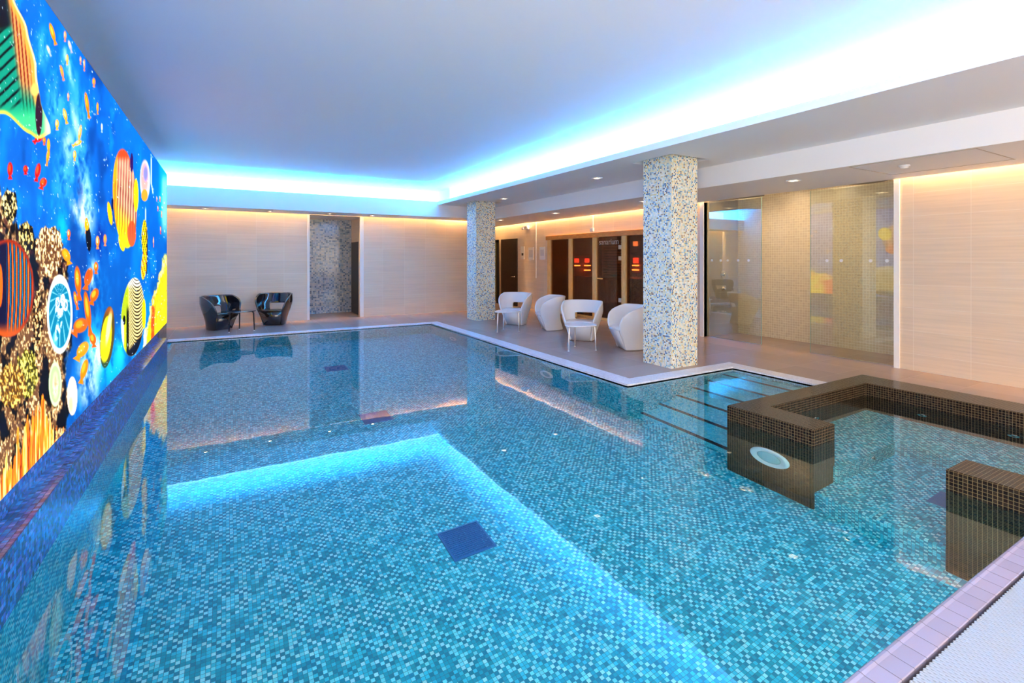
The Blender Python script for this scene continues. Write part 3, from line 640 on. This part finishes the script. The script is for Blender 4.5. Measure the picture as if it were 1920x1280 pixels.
# ------------------------------------------------------------------ tub chairs
def lerp(tab, t):
    for (a, va), (b, vb) in zip(tab, tab[1:]):
        if t <= b:
            k = (t-a)/(b-a); k = k*k*(3-2*k) if False else k
            return va+(vb-va)*k
    return tab[-1][1]
def make_chair(mat, label, group):
    t = thing('tub_chair', label, 'chair', group=group)
    H = .77; n = 36; m = 18
    Wd = [(0, .215), (.25, .27), (.5, .345), (.75, .395), (1, .385)]
    Db = [(0, .30), (.25, .235), (.45, .22), (.7, .29), (1, .345)]
    Df = [(0, .24), (.3, .30), (.55, .40), (.8, .42), (1, .40)]
    Ph = [(0, 118), (.2, 124), (.45, 132), (.62, 130), (.78, 122), (.9, 106), (1, 78)]
    bm = bmesh.new(); V = []
    for j in range(m+1):
        s = j/m; row = []
        for i in range(n+1):
            q = i/n*2-1; ph = math.radians(lerp(Ph, s))*q
            sx = math.sin(ph); cx = math.cos(ph)
            x = lerp(Wd, s)*(1 if sx > 0 else -1)*abs(sx)**.85
            y = (lerp(Db, s) if cx > 0 else lerp(Df, s))*(abs(cx)**.9)*(1 if cx > 0 else -1)
            row.append(bm.verts.new((x, y, .004+H*s)))
        V.append(row)
    for j in range(m):
        for i in range(n):
            s = (j+.5)/m; q = (i+.5)/n*2-1
            if .50 < s < .68 and abs(q) < .20: continue
            bm.faces.new((V[j][i], V[j][i+1], V[j+1][i+1], V[j+1][i]))
    bmesh.ops.recalc_face_normals(bm, faces=bm.faces)
    sh = obj('shell', bm, mat, t, True)
    md = sh.modifiers.new('t', 'SOLIDIFY'); md.thickness = .04; md.offset = 0
    md = sh.modifiers.new('s', 'SUBSURF'); md.levels = 1; md.render_levels = 2
    # seat slab, front edge slightly rounded
    bm = bmesh.new(); rows = []
    for k, (z, sc) in enumerate(((.345, .92), (.355, 1), (.385, 1), (.395, .94))):
        ring = []
        for i in range(28):
            a = 2*PI*i/28; c, s_ = math.cos(a), math.sin(a)
            x = .30*sc*(1 if c > 0 else -1)*abs(c)**.55; y = (.27*sc if s_ < 0 else .20*sc)*(1 if s_ > 0 else -1)*abs(s_)**.55
            ring.append(bm.verts.new((x, y-.02, z)))
        rows.append(ring)
    for A, B in zip(rows, rows[1:]):
        for i in range(28): bm.faces.new((A[i], A[(i+1) % 28], B[(i+1) % 28], B[i]))
    bm.faces.new(rows[-1]); bm.faces.new(rows[0][::-1]); bmesh.ops.recalc_face_normals(bm, faces=bm.faces)
    obj('seat', bm, mat, t, True)
    # front panel, leaning out towards the seat
    bm = bmesh.new()
    q = [(-.185, -.115, .004), (.185, -.115, .004), (.185, .0, .004), (-.185, .0, .004), (-.265, -.275, .36), (.265, -.275, .36), (.265, -.10, .36), (-.265, -.10, .36)]
    v = [bm.verts.new(p) for p in q]
    for f in ((0, 3, 2, 1), (4, 5, 6, 7), (0, 1, 5, 4), (1, 2, 6, 5), (2, 3, 7, 6), (3, 0, 4, 7)): bm.faces.new([v[i] for i in f])
    bmesh.ops.bevel(bm, geom=list(bm.edges), offset=.012, segments=2, affect='EDGES')
    obj('front_panel', bm, mat, t, True)
    return t
def face(dx, dy): return math.atan2(dy, dx)+PI/2       # chairs face -y when rz = 0
def place(t, x, y, rz): t.location = (x, y, 0); t.rotation_euler = (0, 0, rz)
G1 = 'white tub chairs on the deck in front of the sauna'
wc = make_chair(M_whitechair, 'white moulded tub chair just right of the farther column, facing the pool', G1)
place(wc, 6.15, 10.45, face(-.85, -.52))
dup(wc, (6.35, 9.30, 0), face(-.93, .36), 'white moulded tub chair seen side on, second from the farther column', G1)
dup(wc, (6.10, 7.78, 0), face(-.78, -.62), 'white moulded tub chair facing the camera behind the nearest white table', G1)
dup(wc, (6.22, 6.62, 0), face(-.93, .36), 'white moulded tub chair seen side on, partly hidden by the nearer column', G1)
G2 = 'black tub chairs by the far wall'
bc = make_chair(M_blackchair, 'glossy black tub chair at the far left, nearest the reef picture', G2)
place(bc, -.12, 13.05, face(.62, -.78))
dup(bc, (1.02, 13.30, 0), face(-.42, -.90), 'glossy black tub chair right of the small black table', G2)
# ------------------------------------------------------------------ three legged side tables
def make_table(m_top, m_leg, label, group):
    t = thing('side_table', label, 'table', group=group)
    bm = bmesh.new(); rows = []
    for z, sc in ((.430, .97), (.434, 1), (.446, 1), (.450, .98)):
        ring = []
        for i in range(48):
            a = 2*PI*i/48; r = .275*sc*(1+.10*math.cos(3*(a-PI/2)))
            ring.append(bm.verts.new((r*math.cos(a), r*math.sin(a), z)))
        rows.append(ring)
    for A, B in zip(rows, rows[1:]):
        for i in range(48): bm.faces.new((A[i], A[(i+1) % 48], B[(i+1) % 48], B[i]))
    bm.faces.new(rows[-1]); bm.faces.new(rows[0][::-1]); bmesh.ops.recalc_face_normals(bm, faces=bm.faces)
    obj('table_top', bm, m_top, t)
    for k in range(3):
        a = PI/2+k*2*PI/3; c, s = math.cos(a), math.sin(a)
        bm = bmesh.new(); tube(bm, [(c*.24, s*.24, .432), (c*.268, s*.268, .40), (c*.278, s*.278, .2), (c*.285, s*.285, .012)], [.014, .016, .014, .012])
        l = obj('leg', bm, m_leg, t, True)
        bm = bmesh.new(); lathe(bm, [(.014, 0), (.016, .004), (.015, .014)], (c*.285, s*.285, 0), n=14); f = obj('foot', bm, M_plastic, l); f['label'] = 'pale plastic foot'
    return t
G3 = 'white side tables by the tub chairs'
wt = make_table(M_plastic, M_chromewarm, 'small white three legged table nearest the camera on the deck', G3)
place(wt, 5.42, 6.98, math.radians(-20))
dup(wt, (5.40, 9.58, 0), math.radians(-15), 'small pale three legged table in front of the chair by the farther column', G3)
bt = make_table(plain('dark_glass_top', (.03, .03, .035), .05, spec=.8), M_blackmetal, 'small black three legged table between the two black chairs', None)
place(bt, .29, 12.58, math.radians(5))
# ------------------------------------------------------------------ pool fittings
G = 'dark blue drain covers in the pool floor'
def drain(x, y, lab):
    t = thing('drain_cover', lab, 'drain', (x, y, PD), group=G)
    obj('frame', boxes((-.18, -.18, .0, .18, -.165, .012), (-.18, .165, .0, .18, .18, .012), (-.18, -.165, 0, -.165, .165, .012), (.165, -.165, 0, .18, .165, .012)), plain('drain_frame', (.02, .16, .42), .35), t)
    bm = boxes(*[(-.165, -.165+i*.022, .002, .165, -.165+i*.022+.014, .008) for i in range(15)], *[(-.165+i*.022, -.165, .001, -.165+i*.022+.010, .165, .006) for i in range(15)])
    obj('grille', bm, plain('drain_grille', (.01, .12, .38), .35), t)
drain(1.68, 9.10, 'dark blue square drain cover farthest down the pool floor')
drain(1.68, 6.42, 'dark blue square drain cover in the middle of the pool floor')
drain(1.68, 3.64, 'dark blue square drain cover nearest the camera on the pool floor')
M_ring = plain('pale_lamp_ring', (.70, .88, .90), .3)
M_lens = plain('lamp_lens', (.28, .66, .72), .15)
G = 'round underwater lamps'
def pool_lamp(loc, rz, lab, R=.19):
    t = thing('pool_lamp', lab, 'pool light', loc, rz, G)     # faces -y
    obj('ring', lathe(bmesh.new(), [(R*.62, -.012), (R*.70, -.026), (R*.86, -.022), (R*.92, -.030), (R, -.014), (R*1.02, .0)], axis='y', n=40, cap=False), M_ring, t, True)
    obj('lens', lathe(bmesh.new(), [(.001, -.022), (R*.3, -.022), (R*.55, -.018), (R*.63, -.010)], axis='y', n=40), M_lens, t, True)
pool_lamp((4.40, 2.80, -.66), -PI/2, 'round pale underwater lamp on the dark side of the spa wall')
pool_lamp((1.73, PY1, -.58), 0, 'round pale underwater lamp in the far side of the pool', .17)
pool_lamp((PX1, 6.55, -.86), -PI/2, 'round pale underwater lamp in the right side below the white tables', .17)
pool_lamp((PX1, 10.3, -.95), -PI/2, 'round pale underwater lamp in the right side near the far corner', .17)
M_poolfill = emit('pool_fill_lens', (.45, .95, 1), L_POOLFILL)  # for four lamps added on the unseen near side to brighten the pool
for x, lab in ((.2, 'leftmost'), (1.5, 'second from the left'), (2.8, 'third from the left'), (4.0, 'rightmost')):
    pool_lamp((x, PY0, -.62), PI, 'lit underwater lamp added out of view in the near side of the pool, %s of four' % lab, .17)
for o_ in list(S.objects):
    if o_.parent and o_.parent.get('label', '').startswith('lit underwater lamp') and o_.name.startswith('lens'):
        o_.data.materials[0] = M_poolfill
G = 'small jets in the spa'
def jet(loc, rz, lab):
    t = thing('spa_jet', lab, 'jet', loc, rz, G)
    obj('rim', lathe(bmesh.new(), [(.018, -.008), (.034, -.012), (.044, -.006), (.046, 0)], axis='y', n=24, cap=False), M_chrome, t, True)
    obj('nozzle', lathe(bmesh.new(), [(.001, -.006), (.010, -.008), (.018, -.004)], axis='y', n=24), M_shadow, t, True)
jet((5.55, 3.0, -.38), 0, 'small round chrome jet on the left inner spa wall')
jet((6.62, 2.45, -.36), -PI/2, 'small round chrome jet on the rear spa wall nearer the corner')
jet((6.62, 1.72, -.36), -PI/2, 'small round chrome jet on the rear spa wall nearer the camera')
jet((5.35, 2.36, -.85), 0, 'small jet in the front of the spa bench')
t = tag(obj('spa_floor_grille', boxes((5.02, 1.55, -1.04, 5.30, 1.83, -1.032), *[(5.03+i*.027, 1.56, -1.034, 5.043+i*.027, 1.82, -1.026) for i in range(10)]), plain('spa_grille', (.0, .17, .36), .35)), 'dark blue square drain grille in the spa floor', 'drain')
# ------------------------------------------------------------------ shower
def glass_panel(y0, y1, lab, dots):
    t = thing('glass_panel', lab, 'glass screen', (8.62, (y0+y1)/2, 0), group='shower glass screens')
    L2 = (y1-y0)/2
    obj('pane', boxes((-.005, -L2, .012, .005, L2, 2.762)), M_glass, t)
    obj('edge_strip', boxes((-.006, -L2-.004, .012, .006, -L2, 2.762), (-.006, L2, .012, .006, L2+.004, 2.762)), M_edge, t)
    obj('floor_channel', boxes((-.014, -L2, 0, .014, L2, .014)), M_chrome, t)
    for d in dots:
        obj('sticker_dot', lathe(bmesh.new(), [(.001, -.0065), (.026, -.0065), (.026, -.006)], (0, d-(y0+y1)/2, 1.575), axis='x', n=20), M_plastic, t)
glass_panel(5.64, 6.84, 'frameless glass screen at the far side of the shower', (5.9, 6.12, 6.35, 6.51, 6.72))
glass_panel(3.53, 4.75, 'frameless glass screen at the near side of the shower', (3.62, 3.84, 4.26, 4.48))
def shower_head(x, y, lab):
    t = thing('rain_shower', lab, 'shower head', (x, y, 2.93), group='rain shower heads')
    obj('plate', lathe(bmesh.new(), [(.01, -.07), (.30, -.07), (.33, -.062), (.33, -.05), (.30, -.042), (.01, -.04)], n=48), plain('dark_steel', (.10, .10, .09), .3, .9), t)
    obj('pipe', lathe(bmesh.new(), [(.02, -.04), (.02, 0)], n=16), M_chrome, t, True)
shower_head(9.10, 6.28, 'large round rain shower head at the far end of the shower')
shower_head(9.02, 4.12, 'large round rain shower head at the near end of the shower')
def knob(z, R, lab, lever):
    t = thing('shower_control', lab, 'tap', (9.15, SY1, z), group='shower controls')
    obj('escutcheon', lathe(bmesh.new(), [(.001, -.014), (R*.9, -.014), (R, -.008), (R, 0)], axis='y', n=32), M_chrome, t, True)
    obj('handle', lathe(bmesh.new(), [(.001, -.06), (R*.42, -.06), (R*.5, -.05), (R*.45, -.012)], axis='y', n=24), M_chrome, t, True)
    if lever: obj('lever', rbox(.004, (-R*1.3, -.055, -.012, -.01, -.042, .012)), M_chrome, t)
knob(1.28, .085, 'round chrome shower valve, upper one on the grey shower wall', True)
knob(.97, .045, 'small round chrome outlet, lower one on the grey shower wall', False)
# ------------------------------------------------------------------ sauna
t = thing('sauna_cabin', 'pine framed sauna with bronze glass front in the right wall', 'sauna', (WR, 10.1, 0))
def spart(name, bm, m, parent=t, label=None, smooth=False):
    o = obj(name, bm, m, parent, smooth)
    if parent == t: o.location = (-WR, -10.1, 0)
    if label: o['label'] = label
    return o
spart('lintel', rbox(.006, (WR-.05, KY0-.04, 2.18, WR+.08, KY1+.06, 2.31)), M_pine)
spart('sill', rbox(.004, (WR-.02, KY0, .0, WR+.07, KY1, .06)), M_pinez)
for y0, y1 in ((12.42, 12.58), (11.35, 11.50), (10.27, 10.43), (9.15, 9.30), (KY0, KY0+.15)):
    spart('post', rbox(.006, (WR-.03, y0, .0, WR+.07, y1, 2.18)), M_pinez)
for y0, y1 in ((11.50, 12.42), (10.43, 11.35), (KY0+.15, 9.15)):
    spart('pane', boxes((WR+.012, y0, .06, WR+.022, y1, 2.18)), M_brownglass)
d = spart('door', boxes((WR+.0, 9.36, .07, WR+.01, 10.25, 2.165)), M_brownglass, label='bronze glass sauna door')
bm = bmesh.new(); tube(bm, [(WR-.06, 10.19, 1.09), (WR-.06, 9.98, 1.09)], [.018, .018], 12); tube(bm, [(WR+.0, 10.15, 1.09), (WR-.06, 10.15, 1.09)], [.01, .01], 8); obj('handle', bm, M_pinez, d, True)
for z in (1.90, 1.62, .57): obj('hinge', rbox(.004, (WR-.02, 9.30, z-.05, WR+.02, 9.42, z+.05)), M_chromewarm, d)
cu = bpy.data.curves.new('lettering', 'FONT'); cu.body = 'sanarium'; cu.size = .21; cu.align_x = 'CENTER'; cu.extrude = .0008
tx = bpy.data.objects.new('lettering', cu); COL.objects.link(tx); tx.parent = d; tx.location = (WR-.003, 9.80, 1.98); tx.rotation_euler = (PI/2, 0, -PI/2)
tm = bpy.data.meshes.new_from_object(tx); tm.materials.append(plain('etched_lettering', (.50, .42, .38), .5))
t2 = bpy.data.objects.new('lettering', tm); COL.objects.link(t2); t2.parent = d; t2.location = tx.location; t2.rotation_euler = tx.rotation_euler
bpy.data.objects.remove(tx)
t2.name = 'lettering'
# cabin interior
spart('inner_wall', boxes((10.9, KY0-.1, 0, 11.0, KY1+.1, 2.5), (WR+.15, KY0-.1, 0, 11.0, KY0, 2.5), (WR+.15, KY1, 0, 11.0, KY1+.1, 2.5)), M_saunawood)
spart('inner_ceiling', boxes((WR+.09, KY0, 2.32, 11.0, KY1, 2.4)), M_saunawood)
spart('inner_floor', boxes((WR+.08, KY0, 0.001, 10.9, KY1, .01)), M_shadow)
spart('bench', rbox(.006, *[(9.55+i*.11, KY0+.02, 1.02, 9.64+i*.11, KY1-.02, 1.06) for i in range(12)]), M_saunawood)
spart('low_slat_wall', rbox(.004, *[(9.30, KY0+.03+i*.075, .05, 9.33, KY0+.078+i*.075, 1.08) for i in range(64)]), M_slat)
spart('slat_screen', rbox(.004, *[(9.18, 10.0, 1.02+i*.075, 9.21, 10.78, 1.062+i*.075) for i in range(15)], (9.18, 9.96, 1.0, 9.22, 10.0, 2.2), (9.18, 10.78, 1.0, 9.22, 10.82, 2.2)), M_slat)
spart('step', rbox(.006, (WR-.34, 10.9, .16, WR-.04, 12.35, .20), (WR-.30, 11.0, 0, WR-.10, 11.06, .16), (WR-.30, 12.2, 0, WR-.10, 12.26, .16)), M_pinez)
M_glow = emit('amber_lamp', (1, .22, .04), 5); M_red = emit('red_lamp', (1, .05, .02), 1.2)
for x, z in ((9.56, 1.38), (9.98, 1.38), (9.97, 1.23)):
    spart('wall_lamp', rbox(.01, (x-.11, 12.42, z, x+.11, 12.49, z+.035)), M_glow, label='amber glowing wall lamp')
for x in (9.56, 9.98): spart('lamp_strip', rbox(.01, (x-.09, 12.46, 1.49, x+.09, 12.49, 1.62)), M_red, label='red glowing light strip')
for z in (1.39, 1.25): spart('wall_lamp', rbox(.01, (10.82, 11.10, z, 10.89, 11.34, z+.035)), M_glow, label='amber glowing wall lamp')
spart('lamp_strip', rbox(.01, (10.86, 11.12, 1.48, 10.89, 11.34, 1.64)), M_red, label='red glowing light strip')
spart('wall_lamp', rbox(.01, (10.82, 11.15, 2.0, 10.89, 11.30, 2.14)), emit('dim_amber', (1, .35, .10), .8), label='dim amber wall lamp')
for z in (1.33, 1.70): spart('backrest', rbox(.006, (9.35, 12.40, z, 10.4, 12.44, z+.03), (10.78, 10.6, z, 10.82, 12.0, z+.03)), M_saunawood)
# ------------------------------------------------------------------ doors and small wall items
def dark_door(name, y0, y1, lab):
    o = struct(name, rbox(.004, (WR-.035, y0, .005, WR+.02, y1, 2.30)), M_doorwood, lab)
    return o
d = dark_door('door_1', 14.40, 15.52, 'dark brown door in the right wall past the notices')
bm = bmesh.new(); lathe(bm, [(.028, -.012), (.028, 0)], (0, 0, 0), axis='x', n=20); tube(bm, [(-.01, 0, 0), (-.055, 0, 0), (-.06, .02, 0), (-.06, .13, 0)], [.01, .01, .01, .009]); h = obj('door_handle', bm, M_chrome, d, True, (WR-.035, 14.55, 1.0))
d2 = struct('door_2', boxes((WR-.06, 15.72, 0, WR+.02, 15.82, 2.3), (WR-.06, 16.7, 0, WR+.02, 16.8, 2.3), (WR-.06, 15.72, 2.2, WR+.02, 16.8, 2.3)), M_blackmetal, 'dark framed green glazed door behind the farther column')
obj('door_pane', boxes((WR-.03, 15.82, .08, WR-.01, 16.7, 2.2)), plain('olive_glass', (.16, .17, .03), .3), d2)
struct('door_3', rbox(.004, (3.262, 14.15, .01, 3.30, 15.30, 2.10)), M_doorwood, 'dark door on the side wall inside the far opening')
def notice(y, w, z0, z1, lab, extra=None):
    o = obj('wall_notice', rbox(.001, (WR-.012, y-w/2, z0, WR-.001, y+w/2, z1)), plain('paper', (.82, .78, .72), .5)); tag(o, lab, 'notice', 'notices beside the sauna')
    if extra: obj('pictogram', boxes(*[(WR-.014, y+a, b, WR-.011, y+c, d_) for a, b, c, d_ in extra]), plain('pictogram_ink', (.06, .05, .04) if w < .25 else (.62, .60, .60), .6), o)
notice(14.07, .22, 1.60, 2.02, 'small pale sign with black symbol beside the dark door', ((-.06, 1.72, .06, 1.80),))
notice(13.55, .30, 1.58, 1.98, 'white framed notice between the door sign and the conduit', ((-.11, 1.66, .11, 1.90),))
notice(12.89, .30, 1.58, 1.98, 'white framed notice nearest the sauna frame', ((-.10, 1.70, .10, 1.90),))
t = thing('emergency_light', 'white twin head emergency light high on the sauna wall', 'emergency light', (WR, 13.78, 2.62))
obj('body', rbox(.01, (-.09, -.13, -.05, 0, .13, .07)), M_plastic, t)
for y in (-.12, .12): obj('lamp_head', lathe(bmesh.new(), [(.001, -.14), (.045, -.135), (.05, -.10), (.03, -.06)], (0, y, -.01), axis='x', n=20), M_plastic, t, True)
tag(obj('junction_box', rbox(.006, (WR-.05, 10.38, 2.34, WR, 10.50, 2.44)), M_plastic), 'small white junction box above the sauna lintel', 'junction box')
# ------------------------------------------------------------------ ceiling fittings
M_lampglow = emit('warm_lens', (1, .80, .52), L_SPOT)
M_warm = emit('lit_warm_lens', (1, .66, .30), L_WARM)
def downlight(x, y, z, lab, s=.07, lens=None):
    t = thing('downlight', lab, 'ceiling light', (x, y, z), group='square recessed ceiling lights')
    obj('bezel', boxes((-s, -s, -.010, s, -s+.018, 0), (-s, s-.018, -.010, s, s, 0), (-s, -s+.018, -.010, -s+.018, s-.018, 0), (s-.018, -s+.018, -.010, s, s-.018, 0)), M_trim, t)
    obj('lens', boxes((-s+.018, -s+.018, -.006, s-.018, s-.018, 0)), lens or M_lampglow, t)
downlight(5.93, 7.12, ZS, 'square recessed light in the soffit between the columns')
downlight(5.96, 10.70, ZS, 'square recessed light in the soffit just before the farther column')
downlight(7.30, 4.27, ZL, 'square recessed light in the low ceiling before the shower')
downlight(7.23, 10.30, ZL, 'square recessed light in the low ceiling before the sauna')
downlight(7.10, 12.95, ZL, 'square recessed light in the low ceiling by the farther column')
downlight(7.30, 7.30, ZL, 'square recessed light in the low ceiling hidden behind the nearer column')
downlight(7.30, 1.20, ZL, 'square recessed light in the low ceiling at the camera end')
downlight(7.90, -1.4, ZL, 'square recessed light in the low ceiling behind the camera', lens=M_warm)
M_far = emit('far_spot_lens', (1, .70, .46), L_FAR)
G = 'round ceiling spots above the far deck'
for x, lab in ((-.41, 'first round spot from the left in the far bulkhead'), (.93, 'second round spot from the left in the far bulkhead'), (2.31, 'round spot in the far bulkhead in front of the opening'), (3.40, 'round spot in the far bulkhead right of the opening')):
    t = thing('spot_lamp', lab, 'ceiling light', (x, 13.36, ZL), group=G)
    obj('bezel', lathe(bmesh.new(), [(.035, -.008), (.05, -.012), (.058, -.006), (.06, 0)], n=24, cap=False), M_chrome, t, True)
    obj('lens', lathe(bmesh.new(), [(.001, -.006), (.035, -.006), (.036, -.001)], n=24), M_far, t)
M_showerfill = emit('shower_fill_lens', (1, .74, .42), 70)  # for lamps added out of view to brighten the shower
for y, lab in ((4.3, 'added fill lamp in the shower ceiling near the nearer rain head'), (5.2, 'added fill lamp in the shower ceiling between the rain heads'), (6.1, 'added fill lamp in the shower ceiling near the farther rain head')):
    o = obj('spot_lamp', lathe(bmesh.new(), [(.001, -.006), (.055, -.006), (.06, -.004), (.06, 0)], (8.67, y, 2.93), n=28), M_showerfill); tag(o, lab, 'ceiling light')
o = obj('spot_lamp', lathe(bmesh.new(), [(.001, -.03), (.045, -.028), (.06, -.012), (.06, 0)], (8.0, 15.6, ZL), n=24), M_warm); tag(o, 'round ceiling light in the corridor past the farther column', 'ceiling light')
o = obj('spot_lamp', lathe(bmesh.new(), [(.001, -.03), (.045, -.028), (.06, -.012), (.06, 0)], (1.55, 14.9, ZL), n=24), M_warm); tag(o, 'round ceiling light added out of view inside the far opening', 'ceiling light')  # hidden lamp added to light the far opening
t = thing('smoke_detector', 'round white smoke detector on the low ceiling at right', 'smoke detector', (7.34, 2.90, ZL))
obj('base', lathe(bmesh.new(), [(.062, 0), (.062, -.012), (.055, -.016)], n=28), M_plastic, t); obj('sensor', lathe(bmesh.new(), [(.001, -.042), (.03, -.040), (.045, -.028), (.048, -.016)], n=28), M_plastic, t, True)
bm = boxes((6.85, 2.06, ZL-.004, 6.862, 3.30, ZL-.0005), (6.862, 2.06, ZL-.004, 8.0, 2.072, ZL-.0005), (7.99, 2.072, ZL-.004, 8.0, 3.30, ZL-.0005), (6.862, 3.29, ZL-.004, 7.99, 3.30, ZL-.0005))
tag(obj('access_hatch', bm, plain('hatch_gap', (.45, .40, .34), .6)), 'flush access hatch outline in the low ceiling at right', 'hatch')
